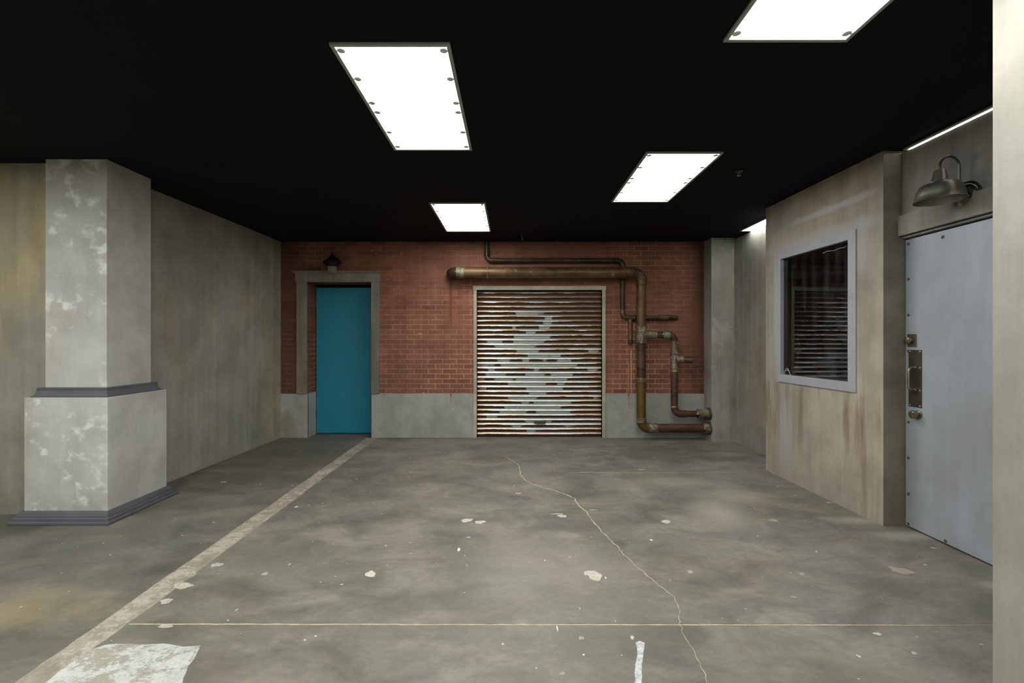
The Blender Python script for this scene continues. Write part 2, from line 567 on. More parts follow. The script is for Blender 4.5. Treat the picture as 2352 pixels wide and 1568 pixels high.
PANEL = 12.0
M = {}
M['floor'] = floor_material()
M['brick'] = brick_material()
M['ceiling'] = mat_plain('black_ceiling_paint', (0.0105, 0.0105, 0.011), 0.85, 0.0, 0.25, 2.0, 0.15)
M['wall'] = mat_concrete('grey_green_concrete', (0.33, 0.32, 0.27), (0.265, 0.26, 0.228), 0.5, 0.12, 0.17)
M['wall_far'] = mat_concrete('ochre_stained_concrete', (0.275, 0.255, 0.190), (0.215, 0.207, 0.168), 0.9, 0.0, 0.16, seed=3.3)
M['pilaster'] = mat_concrete('scuffed_pale_concrete', (0.46, 0.465, 0.425), (0.385, 0.375, 0.325), 0.30, 0.75, 0.04, seed=5.2)
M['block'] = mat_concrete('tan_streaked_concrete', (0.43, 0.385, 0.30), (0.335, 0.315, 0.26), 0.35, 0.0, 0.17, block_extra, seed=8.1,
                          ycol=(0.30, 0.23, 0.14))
M['near'] = mat_concrete('pale_green_concrete', (0.345, 0.343, 0.292), (0.285, 0.288, 0.258), 0.35, 0.25, 0.08, seed=12.4, ycol=(0.42, 0.36, 0.26))
M['corner'] = mat_concrete('greenish_plain_concrete', (0.31, 0.30, 0.26), (0.25, 0.25, 0.225), 0.4, 0.15, 0.2, seed=17.7)
M['doorway'] = mat_concrete('plain_grey_concrete', (0.30, 0.29, 0.26), (0.25, 0.245, 0.225), 0.25, 0.0, 0.22, seed=21.0)
M['dado'] = mat_concrete('smooth_grey_cement', (0.37, 0.375, 0.335), (0.31, 0.31, 0.278), 0.12, 0.1, 0.07, dado_extra, seed=25.0)
M['casing'] = mat_concrete('painted_door_casing', (0.225, 0.205, 0.158), (0.170, 0.158, 0.126), 0.3, 0.0, 0.25, seed=30.0)
M['molding'] = mat_plain('slate_grey_molding_paint', (0.082, 0.083, 0.092), 0.6, 0.0, 0.25, 8.0)
M['teal'] = mat_plain('teal_door_paint', (0.018, 0.235, 0.330), 0.5, 0.0, 0.10, 1.5)
M['dark'] = mat_plain('near_black_board', (0.010, 0.010, 0.010), 0.9, 0.0, 0.1, 3.0, 0.1)
M['winframe'] = mat_plain('lilac_grey_frame_paint', (0.385, 0.395, 0.425), 0.5, 0.0, 0.12, 9.0)
M['glass'] = glass_material()
M['shutframe'] = mat_concrete('cream_shutter_frame_paint', (0.44, 0.40, 0.29), (0.34, 0.33, 0.25), 0.4, 0.25, 0.12, seed=33.0)
M['pipe'] = pipe_material('aged_bronze_pipe', 0.12)
M['pipe_rust'] = pipe_material('rust_brown_pipe', 0.08, (0.060, 0.034, 0.019), (0.20, 0.17, 0.12))
M['pipe_gold'] = pipe_material('ochre_pipe', 0.03, (0.082, 0.052, 0.013), (0.22, 0.18, 0.10))
M['pipe_dark'] = pipe_material('blackened_pipe', 0.05, (0.045, 0.030, 0.016), (0.16, 0.14, 0.10))
M['fitting'] = pipe_material('verdigris_fitting', 0.45, (0.115, 0.092, 0.055), (0.31, 0.34, 0.265))
M['steel'] = steel_door_material()
M['bronze'] = mat_plain('dark_bronze_hardware', (0.13, 0.115, 0.085), 0.42, 0.75, 0.3, 14.0)
M['brass'] = mat_plain('tarnished_brass', (0.27, 0.235, 0.15), 0.3, 0.85, 0.2, 14.0)
M['screw'] = mat_plain('dull_steel_screw', (0.48, 0.46, 0.40), 0.4, 0.8, 0.1, 20.0)
M['galv'] = mat_plain('aged_galvanised_steel', (0.27, 0.265, 0.225), 0.40, 0.85, 0.35, 16.0)
M['galv_dark'] = mat_plain('oxidised_steel', (0.14, 0.135, 0.115), 0.36, 0.85, 0.3, 16.0)
M['plate_steel'] = mat_plain('worn_dark_steel', (0.20, 0.19, 0.16), 0.24, 0.95, 0.3, 16.0)
M['iron'] = mat_plain('black_iron', (0.012, 0.012, 0.011), 0.6, 0.3, 0.2, 12.0)
M['lightframe'] = mat_plain('grey_light_frame', (0.36, 0.38, 0.35), 0.5, 0.0, 0.1, 10.0)
M['clip_shadow'] = mat_plain('clip_shadow_grey', (0.75, 0.76, 0.75), 0.7, 0.0, 0.1, 10.0)
M['white_wire'] = mat_plain('off_white_wire', (0.48, 0.46, 0.44), 0.5, 0.0, 0.1, 10.0)
_n = N('lit_acrylic_diffuser')
M['diffuser'] = _n.surf((0.85, 0.85, 0.85), 0.6, 0.0, 0.3, None, ((1.0, 0.985, 0.965, 1), PANEL))
_n = N('boosted_diffuser')
M['diffuser_boosted'] = _n.surf((0.85, 0.85, 0.85), 0.6, 0.0, 0.3, None, ((0.97, 0.99, 1.0, 1), PANEL * 2.0))  # emission doubled to brighten the pilaster and left wall
_n = N('frosted_jar_glass')
M['jar'] = _n.surf((0.62, 0.62, 0.54), 0.10, 0.0, 0.5, None, None, 0.8, 1.45)

# ------------------------------------------------------------------ setting: floor, ceiling
XL, XR, YN, YF = -5.6, 4.2, -3.2, 7.3
bm = new_bm()
add_box(bm, XL, XR, YN, YF, -0.12, 0.0)
rnd = random.Random(11)
layer = []          # (material slot, faces) of the thin layers lying on the slab


def poly(points, z, slot):
    f = bm.faces.new([bm.verts.new((a, b, z)) for a, b in points])
    f.material_index = slot
    return f


def chip(px, py, rx, ry, slot, z=0.0012, jag=0.28, k=18):
    a, b = on_floor(px, py)
    RX, RY = rx * b / F, ry * b * b / (CAM_Z * F)
    p1, p2, p3 = (rnd.uniform(0, 2 * PI) for _ in range(3))
    out = []
    for i in range(k):
        t = 2 * PI * i / k
        q = 1 + jag * (0.5 * math.sin(2 * t + p1) + 0.4 * math.sin(3 * t + p2) + 0.3 * math.sin(5 * t + p3)) + rnd.uniform(-jag, jag) * 0.35
        out.append((a + RX * q * math.cos(t), b + RY * q * math.sin(t)))
    poly(out, z + rnd.uniform(0.0, 0.0008), slot)


for q in ((851, 1320, 12, 7, 1), (1365, 1323, 18, 11, 1), (1348, 1319, 8, 4, 1), (1072, 1197, 12, 4.5, 1), (1103, 1201, 11, 4, 1), (498, 1299, 12, 5, 3),
          (382, 1382, 14, 6, 3), (1530, 1200, 10, 4, 1), (1777, 1197, 9, 3, 3), (2070, 1313, 21, 9, 2), (1585, 1315, 7, 3, 3), (1841, 1320, 6, 3, 3),
          (1054, 1264, 3.5, 3.5, 4), (2015, 1458, 9, 3, 1), (1335, 1467, 7, 3.5, 3), (1452, 1466, 4.5, 4, 1), (1291, 1187, 11, 3, 1), (1280, 1182, 14, 1.6, 3),
          (420, 1347, 22, 7, 3), (1496, 1242, 3, 2, 4), (1822, 1373, 7, 2, 3), (1473, 1080, 8, 1.5, 2), (2100, 1502, 7, 3, 3), (1972, 1509, 4, 3, 1),
          (1292, 1549, 7, 3.5, 2), (1076, 1236, 5, 2, 3), (608, 1320, 8, 3, 3), (681, 1166, 5, 1.5, 1), (1280, 1445, 1.8, 6, 4), (1190, 1135, 8, 1.6, 3),
          (514, 1109, 6, 1.6, 3), (1309, 1281, 2.5, 3, 2), (1391, 1329, 2, 2, 4), (700, 1472, 3, 2, 1), (725, 1463, 3, 2, 1), (1155, 1481, 3, 2, 1),
          (2143, 1260, 5, 1.6, 1), (2125, 1299, 3, 1.6, 1), (1905, 1156, 8, 1.5, 3), (1362, 1173, 10, 1, 3), (665, 1298, 3, 2, 3), (380, 1440, 16, 5, 3)):
    chip(*q[:5])
# scattered flecks of paint and plaster
for _ in range(260):
    fy = rnd.uniform(1.75, 6.0)
    fx = rnd.uniform(-3.3, 2.75)
    r_ = rnd.uniform(0.0022, 0.0062) * (1.5 if rnd.random() < 0.12 else 1.0)
    e_ = rnd.uniform(0.6, 2.2)
    ph = rnd.uniform(0, PI)
    pts_ = []
    for i in range(6):
        t = 2 * PI * i / 6
        u_, v_ = r_ * e_ * math.cos(t) * rnd.uniform(0.7, 1.2), r_ * math.sin(t) * rnd.uniform(0.7, 1.2)
        pts_.append((fx + u_ * math.cos(ph) - v_ * math.sin(ph), fy + u_ * math.sin(ph) + v_ * math.cos(ph)))
    poly(pts_, 0.0014, rnd.choice((1, 1, 3, 3, 3, 4)))


def ribbon(left, right, z, slot):
    """quads between two equally long edge lines"""
    L = [bm.verts.new((a, b, z)) for a, b in left]
    R_ = [bm.verts.new((a, b, z)) for a, b in right]
    for i in range(len(L) - 1):
        f = bm.faces.new((L[i], R_[i], R_[i + 1], L[i + 1]))
        f.material_index = slot


# cement strip from the near left to the blue door, paler broken edges
ys = []
yv = 1.4
while yv < 6.55:
    ys.append(yv)
    yv += 0.028
wl, wr = 0.0, 0.0
eL, eR, iL, iR = [], [], [], []
for yv in ys:
    wl = wl * 0.86 + rnd.uniform(-0.0032, 0.0032)
    wr = wr * 0.86 + rnd.uniform(-0.0032, 0.0032)
    ol, orr = -2.106 - 0.0135 * (yv - 1.86) + wl, -1.962 - 0.0105 * (yv - 1.86) + wr
    if 2.66 < yv < 2.74:
        orr += 0.022 * math.sin((yv - 2.66) / 0.08 * PI)
    eL.append((ol, yv))
    eR.append((orr, yv))
    iL.append((ol + rnd.uniform(0.002, 0.009), yv))
    iR.append((orr - rnd.uniform(0.002, 0.010), yv))
ribbon(eL, iL, 0.0005, 6)
ribbon(iL, iR, 0.0005, 5)
ribbon(iR, eR, 0.0005, 6)
# saw-cut joint with tan filler and a dark far lip
xsv = [-1.955 + 0.05 * k for k in range(90)]
jl_, jh_, jd_ = [], [], []
for xv in xsv:
    thin_ = 1.0 if xv < 1.7 else max(0.25, 1.0 - (xv - 1.7) * 1.1)
    yc = 2.233 - 0.002 * xv + rnd.uniform(-0.0012, 0.0012)
    jl_.append((xv, yc - 0.0042 * thin_ + rnd.uniform(-0.0007, 0.0007)))
    jh_.append((xv, yc + 0.0036 * thin_ + rnd.uniform(-0.0007, 0.0007)))
    jd_.append((xv, yc + (0.0036 + max(0.0, rnd.uniform(-0.002, 0.005))) * thin_))
ribbon(jl_, jh_, 0.0008, 7)
ribbon(jh_, jd_, 0.0008, 8)
xsv = [0.62 + 0.06 * k for k in range(36)]
ribbon([(xv, 4.815 - rnd.uniform(0.002, 0.008)) for xv in xsv], [(xv, 4.815 + rnd.uniform(0.000, 0.008)) for xv in xsv], 0.0006, 3)
# wandering crack
crk = ((1160, 1050), (1174, 1058), (1192, 1070), (1194, 1082), (1195, 1092), (1208, 1106), (1222, 1113), (1250, 1122), (1280, 1130), (1305, 1140), (1318, 1145),
       (1330, 1165), (1350, 1180), (1358, 1195), (1385, 1225), (1400, 1240), (1420, 1258), (1428, 1272), (1460, 1300), (1500, 1335), (1545, 1370), (1560, 1400),
       (1561, 1435), (1572, 1460), (1580, 1475), (1596, 1500), (1608, 1525), (1624, 1560), (1640, 1600))
ctr_ = []
for i in range(len(crk) - 1):
    p0, p1 = Vector(on_floor(*crk[i])), Vector(on_floor(*crk[i + 1]))
    m_ = max(2, int((p1 - p0).length / 0.022))
    for k in range(m_):
        q = p0.lerp(p1, k / m_)
        dv = (p1 - p0).normalized()
        ctr_.append((q, Vector((-dv.y, dv.x)), rnd.uniform(-0.007, 0.007)))
LL_, RR_ = [], []
for q, nn, j in ctr_:
    wd = 0.0016 + 0.0042 * min(1.0, max(0.0, (q.y - 2.3) / 1.5)) * (1.0 if q.y < 4.9 else 0.6)
    wd *= rnd.uniform(0.55, 1.25)
    LL_.append(tuple(q + nn * (j + wd)))
    RR_.append(tuple(q + nn * (j - wd)))
ribbon(LL_, RR_, 0.0010, 7)


def px_poly(pts_px, z, slot, jit=0.004, step=0.03):
    ptf = [Vector(on_floor(*q)) for q in pts_px]
    out = []
    for i in range(len(ptf)):
        p0, p1 = ptf[i], ptf[(i + 1) % len(ptf)]
        m_ = max(1, int((p1 - p0).length / step))
        for k in range(m_):
            q = p0.lerp(p1, k / m_)
            out.append((q.x + rnd.uniform(-jit, jit), q.y + rnd.uniform(-jit, jit)))
    poly(out, z, slot)


px_poly(((100, 1572), (150, 1533), (186, 1507), (212, 1491), (243, 1482), (300, 1479), (334, 1483), (372, 1480), (420, 1486), (461, 1484), (452, 1503), (434, 1530),
         (420, 1560), (400, 1620), (60, 1620)), 0.0009, 9)
px_poly(((1460, 1478), (1470, 1474), (1481, 1479), (1478, 1500), (1475, 1520), (1474, 1545), (1475, 1570), (1475, 1620), (1457, 1620), (1459, 1570), (1458, 1545),
         (1462, 1515), (1464, 1495)), 0.0012, 10, 0.002, 0.02)
fl = obj('floor', bm, M['floor'])
for mt in (chip_material('bare_cement_chip', (0.52, 0.49, 0.39), (0.60, 0.58, 0.49), 25.0), chip_material('brown_patch', (0.36, 0.30, 0.235), (0.42, 0.36, 0.29)),
           chip_material('pale_plaster_spot', (0.37, 0.35, 0.28), (0.46, 0.44, 0.36), 20.0), chip_material('white_fleck', (0.72, 0.73, 0.70), (0.80, 0.80, 0.78)),
           chip_material('cement_strip', (0.225, 0.196, 0.148), (0.305, 0.270, 0.210), 6.5, (0.40, 0.365, 0.295)), chip_material('strip_edge', (0.40, 0.34, 0.24), (0.27, 0.23, 0.17), 12.0),
           chip_material('tan_joint_filler', (0.46, 0.375, 0.245), (0.60, 0.51, 0.36), 14.0), chip_material('joint_shadow_lip', (0.06, 0.055, 0.045), (0.10, 0.09, 0.075)),
           chip_material('worn_white_paint', (0.41, 0.425, 0.385), (0.48, 0.49, 0.45), 6.0, (0.27, 0.25, 0.19)), chip_material('white_dribble_paint', (0.40, 0.43, 0.42), (0.58, 0.60, 0.59), 30.0)):
    fl.data.materials.append(mt)
for p_ in fl.data.polygons:
    if p_.normal.z < 0 and p_.center.z > 0.0002:
        p_.flip()
tag(fl, 'grey stained concrete floor with cracks, a cement strip and paint spots', 'floor', kind='structure')
bm = new_bm()
add_box(bm, XL, XR, YN, YF, CEIL, CEIL + 0.15)
tag(obj('ceiling', bm, M['ceiling']), 'flat black ceiling around the square light panels', 'ceiling', kind='structure')

# brick wall with door opening and shutter opening
DX0, DX1, DZ = -3.06, -2.09, 2.324
SX0, SX1, SZ = -0.525, 1.345, 2.205
bm = new_bm()
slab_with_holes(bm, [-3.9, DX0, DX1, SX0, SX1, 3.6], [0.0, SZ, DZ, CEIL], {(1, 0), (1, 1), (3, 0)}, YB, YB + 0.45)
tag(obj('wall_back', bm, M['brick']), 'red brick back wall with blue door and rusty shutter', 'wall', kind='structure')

# grey cement dado along the foot of the brick wall
DH = 0.657
bm = new_bm()
add_box(bm, -3.46, DX0 + 0.008, YB - 0.014, YB + 0.02, 0.0, DH, 0.003)
add_box(bm, DX0 - 0.002, DX0 + 0.008, YB, YB + 0.27, 0.0, DH)
add_box(bm, DX1 - 0.008, SX0 - 0.045, YB - 0.014, YB + 0.02, 0.0, DH, 0.003)
add_box(bm, DX1 - 0.008, DX1 + 0.002, YB, YB + 0.27, 0.0, DH)
add_box(bm, SX1 + 0.045, 2.875, YB - 0.014, YB + 0.02, 0.0, DH, 0.003)
tag(obj('trim_1', bm, M['dado']), 'grey cement dado along the foot of the brick wall', 'dado', kind='structure')

# left wall (slightly off square), the frontal wall left of the pilaster, shell behind the camera
bm = new_bm()
pts = [(-3.545, 3.66), (-3.456, YB), (-3.80, YB), (-3.80, 3.78)]
lo = [bm.verts.new((a, b, 0)) for a, b in pts]
hi = [bm.verts.new((a, b, CEIL)) for a, b in pts]
bm.faces.new(lo[::-1])
bm.faces.new(hi)
for k in range(4):
    bm.faces.new((lo[k], lo[(k + 1) % 4], hi[(k + 1) % 4], hi[k]))
tag(obj('wall_left', bm, M['wall']), 'long streaky grey concrete wall on the left between pilaster and brick', 'wall', kind='structure')
bm = new_bm()
add_box(bm, XL, -3.50, 3.66, 3.78, 0, CEIL)
tag(obj('wall_alcove', bm, M['wall_far']), 'ochre-stained concrete wall left of the pilaster', 'wall', kind='structure')
bm = new_bm()
add_box(bm, XL, XL + 0.1, YN, 3.66, 0, CEIL)
tag(obj('wall_side', bm, M['wall_far']), 'plain concrete wall at the far left outside the view', 'wall', kind='structure')
bm = new_bm()
add_box(bm, XL, XR, YN, YN + 0.1, 0, CEIL)
tag(obj('wall_front', bm, M['wall']), 'plain concrete wall behind the camera', 'wall', kind='structure')

# right side: corner pier, recessed wall, window block, doorway wall, near wall
bm = new_bm()
add_box(bm, 2.868, 3.25, 6.30, YB + 0.1, 0, CEIL)
tag(obj('wall_corner', bm, M['corner']), 'narrow grey concrete pier at the right end of the brick wall', 'wall', kind='structure')
bm = new_bm()
add_box(bm, 3.196, 3.32, 4.6, 6.32, 0, 2.908)
tag(obj('wall_recess', bm, M['corner']), 'recessed grey wall between the corner pier and the window wall', 'wall', kind='structure')

ROT = math.atan2(-0.99931, 0.0372)
ORG = (2.90, 3.42, 0)
UL = 1.49
U0, U1, Z0, Z1 = 0.328, 1.227, 1.088, 2.318         # glass opening
bm = new_bm()
slab_with_holes(bm, [-UL, -U1, -U0, 0.0], [0, Z0, Z1, CEIL], {(1, 1)}, 0.0, 0.188)
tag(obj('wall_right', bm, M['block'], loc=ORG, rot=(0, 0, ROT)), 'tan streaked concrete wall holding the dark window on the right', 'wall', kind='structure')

bm = new_bm()
add_box(bm, 3.012, 3.20, 1.4, 3.42, 2.262, 2.418)
add_box(bm, 3.044, 3.20, 1.4, 3.42, 2.418, 2.908)
add_box(bm, 3.118, 3.20, 1.4, 3.42, 0.0, 2.262)
tag(obj('wall_doorway', bm, M['doorway']), 'grey wall panel and header over the steel door', 'wall', kind='structure')
bm = new_bm()
add_box(bm, 1.866, 3.5, 1.46, 1.70, 0, CEIL)
add_box(bm, 1.866, 2.0, YN, 1.46, 0, CEIL)
tag(obj('wall_near', bm, M['near']), 'pale concrete wall edge closest to the camera on the far right', 'wall', kind='structure')

# ------------------------------------------------------------------ pilaster
pil = thing('pilaster', 'pale scuffed square concrete pilaster on a wider pedestal against the left wall', 'pilaster', (-3.56, 3.8, 0))


def P_off(x0, x1, y0, y1):
    return x0 + 3.56, x1 + 3.56, y0 - 3.8, y1 - 3.8


def rect_profile(bm, rect, prof, cap=True):
    """moulding mitred round a rectangle: prof = [(offset, z)]"""
    x0, x1, y0, y1 = rect
    rings = []
    for o, z in prof:
        rings.append([bm.verts.new((a, b, z)) for a, b in ((x0 - o, y0 - o), (x1 + o, y0 - o), (x1 + o, y1 + o), (x0 - o, y1 + o))])
    for i in range(len(rings) - 1):
        for k in range(4):
            k2 = (k + 1) % 4
            bm.faces.new((rings[i][k], rings[i][k2], rings[i + 1][k2], rings[i + 1][k]))
    if cap:
        bm.faces.new(rings[0][::-1])
        bm.faces.new(rings[-1])


shaft = P_off(-3.81, -3.309, 3.575, 4.015)
ped = P_off(-3.894, -3.227, 3.495, 4.094)
bm = new_bm()
add_box(bm, *shaft, 1.0, CEIL, 0.004)
obj('shaft', bm, M['pilaster'], pil)
bm = new_bm()
add_box(bm, *ped, 0.0, 0.993, 0.004)
obj('pedestal', bm, M['pilaster'], pil)
bm = new_bm()
rect_profile(bm, shaft, [(0.062, 0.993), (0.062, 1.000), (0.050, 1.003), (0.042, 1.016), (0.036, 1.034), (0.033, 1.050), (0.035, 1.054), (0.035, 1.064),
                         (0.030, 1.068), (0.0, 1.068)])
tag(obj('neck_molding', bm, M['molding'], pil), 'dark slate molding round the foot of the shaft')
bm = new_bm()
rect_profile(bm, ped, [(0.064, 0.0), (0.066, 0.008), (0.063, 0.020), (0.055, 0.025), (0.048, 0.026), (0.048, 0.031), (0.046, 0.044), (0.040, 0.050), (0.033, 0.051),
                       (0.033, 0.056), (0.027, 0.070), (0.020, 0.083), (0.014, 0.090), (0.0, 0.092)])
tag(obj('base_molding', bm, M['molding'], pil), 'dark slate stepped molding on the floor')

# ------------------------------------------------------------------ blue door
d1 = thing('door_1', 'plain teal blue door in a deep casing in the brick wall', 'door', (-2.575, YB, 0), kind='structure')
ox, oy = -2.575, YB
bm = new_bm()
add_box(bm, DX0 + 0.012 - ox, DX1 + 0.02 - ox, 0.27, 0.32, 0.012, 2.275, 0.004)
leaf = obj('door_leaf', bm, M['teal'], d1)
for z in (0.30, 1.17, 2.02):
    bm = new_bm()
    add_sweep(bm, [(DX0 + 0.014 - ox, 0.264, z - 0.05), (DX0 + 0.014 - ox, 0.264, z + 0.05)], 0.008, 10)
    obj('hinge', bm, M['bronze'], d1)
bm = new_bm()
add_box(bm, DX0 - 0.2 - ox, DX1 + 0.2 - ox, 0.33, 0.36, 0.0, 2.5)
obj('backing_board', bm, M['dark'], d1)
bm = new_bm()
add_box(bm, DX0 - ox, DX1 - ox, 0.285, 0.33, 2.275, 2.324)
obj('head_gap_dark', bm, M['dark'], d1)  # near-black block stands in for shade in the gap above the leaf
cas = bm = new_bm()
add_box(bm, -3.21 - ox, DX0 - ox, -0.035, 0.0, DH, DZ, 0.003)
add_box(bm, DX1 - ox, -1.978 - ox, -0.035, 0.0, DH, DZ, 0.003)
add_box(bm, DX1 - 0.006 - ox, DX1 + 0.004 - ox, -0.034, 0.27, DH, DZ)
obj('casing', bm, M['casing'], d1)
bm = new_bm()
rx = (-3.225 - ox, -1.968 - ox)
# header with cornice: profile extruded along x
prof = [(-0.0, DZ), (-0.042, DZ), (-0.042, 2.440), (-0.046, 2.446), (-0.056, 2.455), (-0.060, 2.462), (-0.074, 2.465), (-0.074, 2.482), (-0.0, 2.486)]
ends = []
for sgn, xx in ((-1, rx[0]), (1, rx[1])):
    ends.append([bm.verts.new((xx + sgn * max(0.0, (-y - 0.042)) * 0.9, y, z)) for y, z in prof])
for k in range(len(prof)):
    k2 = (k + 1) % len(prof)
    bm.faces.new((ends[0][k], ends[0][k2], ends[1][k2], ends[1][k]))
bm.faces.new(ends[0])
bm.faces.new(ends[1][::-1])
obj('header', bm, M['casing'], d1)

# ------------------------------------------------------------------ jar lamp above the blue door
jp = at(764, 600, YB - 0.13)
jl = thing('jar_lamp', 'small black lantern lamp with glass jar over the blue door', 'wall lamp', (jp.x, YB, 2.605))
jl.scale = (1.12, 1.12, 1.12)
bm = new_bm()
add_lathe(bm, (0, 0, 0.02), (0, -1, 0), [(0.0, 0.0), (0.055, 0.0), (0.055, 0.012), (0.04, 0.022), (0.0, 0.024)], 24)
obj('wall_plate', bm, M['iron'], jl, True)
bm = new_bm()
add_sweep(bm, [(0, -0.015, 0.03), (0, -0.05, 0.07), (0, -0.085, 0.10), (0, -0.118, 0.10), (0, -0.13, 0.07)], 0.011, 10)
add_lathe(bm, (0, -0.13, 0), (0, 0, 1), [(0.0, 0.135), (0.012, 0.125), (0.018, 0.105), (0.013, 0.09), (0.022, 0.075), (0.0, 0.070)], 12)
obj('bracket', bm, M['iron'], jl, True)
bm = new_bm()
add_lathe(bm, (0, -0.13, 0), (0, 0, 1), [(0.0, 0.078), (0.030, 0.074), (0.045, 0.050), (0.075, 0.020), (0.118, -0.006), (0.122, -0.018), (0.095, -0.022),
                                         (0.082, -0.045), (0.062, -0.062), (0.0, -0.062)], 8)
obj('lamp_hood', bm, M['iron'], jl)
bm = new_bm()
add_lathe(bm, (0, -0.13, 0), (0, 0, 1), [(0.0, -0.060), (0.050, -0.060), (0.054, -0.075), (0.054, -0.125), (0.046, -0.148), (0.0, -0.155)], 24)
tag(obj('glass_jar', bm, M['jar'], jl, True), 'pale glass jar')

# ------------------------------------------------------------------ roller shutter
PITCH = 2.19 / 31
sxm = (SX0 + SX1) / 2
sh = thing('roller_shutter', 'rust-streaked corrugated roller shutter closed in the brick wall', 'roller shutter', (sxm, YB, 0))
HW = (SX1 - SX0) / 2
bm = new_bm()
prof = []
# one slat: recessed groove, short underside lip, face leaning back
SLAT = ((0.0, 0.076), (0.02, 0.076), (0.12, 0.073), (0.26, 0.066), (0.38, 0.056), (0.44, 0.042), (0.47, 0.034), (0.51, 0.030), (0.58, 0.0305), (0.68, 0.033),
        (0.78, 0.0375), (0.88, 0.044), (0.95, 0.052), (0.985, 0.064))
for r in range(31):
    for t, d in SLAT:
        prof.append((d, 0.008 + (r + t) * PITCH))
prof.append((0.076, 0.008 + 31 * PITCH))
va = [bm.verts.new((-HW + 0.003, y, z)) for y, z in prof]
vb = [bm.verts.new((HW - 0.003, y, z)) for y, z in prof]
for k in range(len(prof) - 1):
    bm.faces.new((va[k], vb[k], vb[k + 1], va[k + 1]))
ba = [bm.verts.new((-HW + 0.003, 0.095, z)) for z in (prof[0][1], prof[-1][1])]
bb = [bm.verts.new((HW - 0.003, 0.095, z)) for z in (prof[0][1], prof[-1][1])]
bm.faces.new((bb[0], ba[0], ba[1], bb[1]))
bm.faces.new([ba[0]] + va + [ba[1]])
bm.faces.new([bb[1]] + vb[::-1] + [bb[0]])
bm.faces.new((va[0], ba[0], bb[0], vb[0]))
bm.faces.new((va[-1], vb[-1], bb[1], ba[1]))
obj('curtain', bm, shutter_material(PITCH, 0.008, 0.0), sh, True, sharp=50)
FO = HW + 0.048
for s in (-1, 1):
    bm = new_bm()
    add_box(bm, min(s * HW, s * FO), max(s * HW, s * FO), -0.03, 0.10, 0.0, SZ, 0.003)
    obj('guide_rail', bm, M['shutframe'], sh)
bm = new_bm()
add_box(bm, -FO - 0.006, FO + 0.006, -0.036, 0.10, SZ, SZ + 0.06, 0.003)
obj('lintel_bar', bm, M['shutframe'], sh)
hp = at(1240, 972, YB)
bm = new_bm()
hx = hp.x - sxm
add_box(bm, hx - 0.085, hx + 0.085, 0.018, 0.036, hp.z - 0.022, hp.z + 0.026, 0.004)
add_sweep(bm, [(hx - 0.062, 0.020, hp.z + 0.01), (hx - 0.062, -0.012, hp.z - 0.008)] + [(hx - 0.05 + 0.02 * k, -0.02, hp.z - 0.016) for k in range(6)] +
          [(hx + 0.062, -0.012, hp.z - 0.008), (hx + 0.062, 0.020, hp.z + 0.01)], 0.007, 8)
obj('handle', bm, M['bronze'], sh, True)

# ------------------------------------------------------------------ pipes
YP = 6.36
YT = 6.50


def straight(name, a, b, r, mat, parent, o):
    bm = new_bm()
    add_sweep(bm, [Vector(a) - o, Vector(b) - o], r, 28)
    return obj(name, bm, mat, parent, True)


def elbow(corner, din, dout, R, r, mat, parent, o, name='elbow'):
    bm = new_bm()
    add_sweep(bm, [p - o for p in arc(corner, din, dout, R, 12)], r, 28)
    return obj(name, bm, mat, parent, True)


def coupling(a, b, r, mat, parent, o, lip=0.008, name='coupling', ribs=2):
    """sleeve with raised rims between a and b round a pipe of radius r"""
    a, b = Vector(a) - o, Vector(b) - o
    L = (b - a).length
    d = (b - a).normalized()
    prof = [(0.0, r)]
    e = min(0.014, L / (2.5 * ribs))
    for k in range(ribs):
        s0 = (L - e) * k / max(1, ribs - 1) if ribs > 1 else (L - e) / 2
        prof += [(s0, r + lip * 0.35), (s0 + e * 0.2, r + lip), (s0 + e * 0.8, r + lip), (s0 + e, r + lip * 0.35)]
    prof.append((L, r))
    bm = new_bm()
    add_sweep(bm, [a + d * s for s, _ in prof], [q for _, q in prof], 28)
    return obj(name, bm, mat, parent, True, sharp=30)


X, Y_, Z_ = Vector((1, 0, 0)), Vector((0, 1, 0)), Vector((0, 0, 1))
o0 = at(1473, 985, YP)
o0 = Vector((o0.x, o0.y, 0.0))
big = thing('drain_pipe', 'thick bronze drain pipe above the shutter turning down beside it to the corner pier', 'pipe', o0)
A0 = at(1036, 628, YP)
A1 = at(1473, 628, YP)
A2 = at(1477, 985, YP)
A2.x = A1.x
A3 = Vector((2.866, YP, A2.z))
RB, RV = 0.080, 0.066
elbow(A0, -Y_, X, 0.105, RB * 1.02, M['pipe_dark'], big, o0)
straight('wall_stub', A0 + Y_ * 0.188, A0 + Y_ * 0.10, RB, M['pipe_dark'], big, o0)
straight('pipe', A0 + X * 0.10, A1 - X * 0.13, RB, M['pipe'], big, o0)
coupling(A0 + X * 0.08, A0 + X * 0.20, RB, M['fitting'], big, o0, 0.007, ribs=3)
coupling(at(1118, 628, YP), at(1121, 628, YP), RB, M['fitting'], big, o0, 0.004, ribs=1)
coupling(A1 - X * 0.24, A1 - X * 0.10, RV + 0.004, M['pipe'], big, o0, 0.016, ribs=2)
elbow(A1, X, -Z_, 0.105, RV * 1.04, M['pipe'], big, o0)
straight('pipe', A1 - Z_ * 0.10, A1 - Z_ * 0.86, RV, M['pipe'], big, o0)
coupling(A1 - Z_ * 0.09, A1 - Z_ * 0.19, RV, M['pipe'], big, o0, 0.010)
T1 = at(1473, 771, YP)
T1.x = A1.x
coupling(T1 + Z_ * 0.13, T1 - Z_ * 0.12, RV + 0.002, M['fitting'], big, o0, 0.009, 'tee', 4)
straight('pipe', T1 - Z_ * 0.10, at(1473, 870, YP) * 1.0 + X * (A1.x - at(1473, 870, YP).x), RV - 0.003, M['pipe_rust'], big, o0)
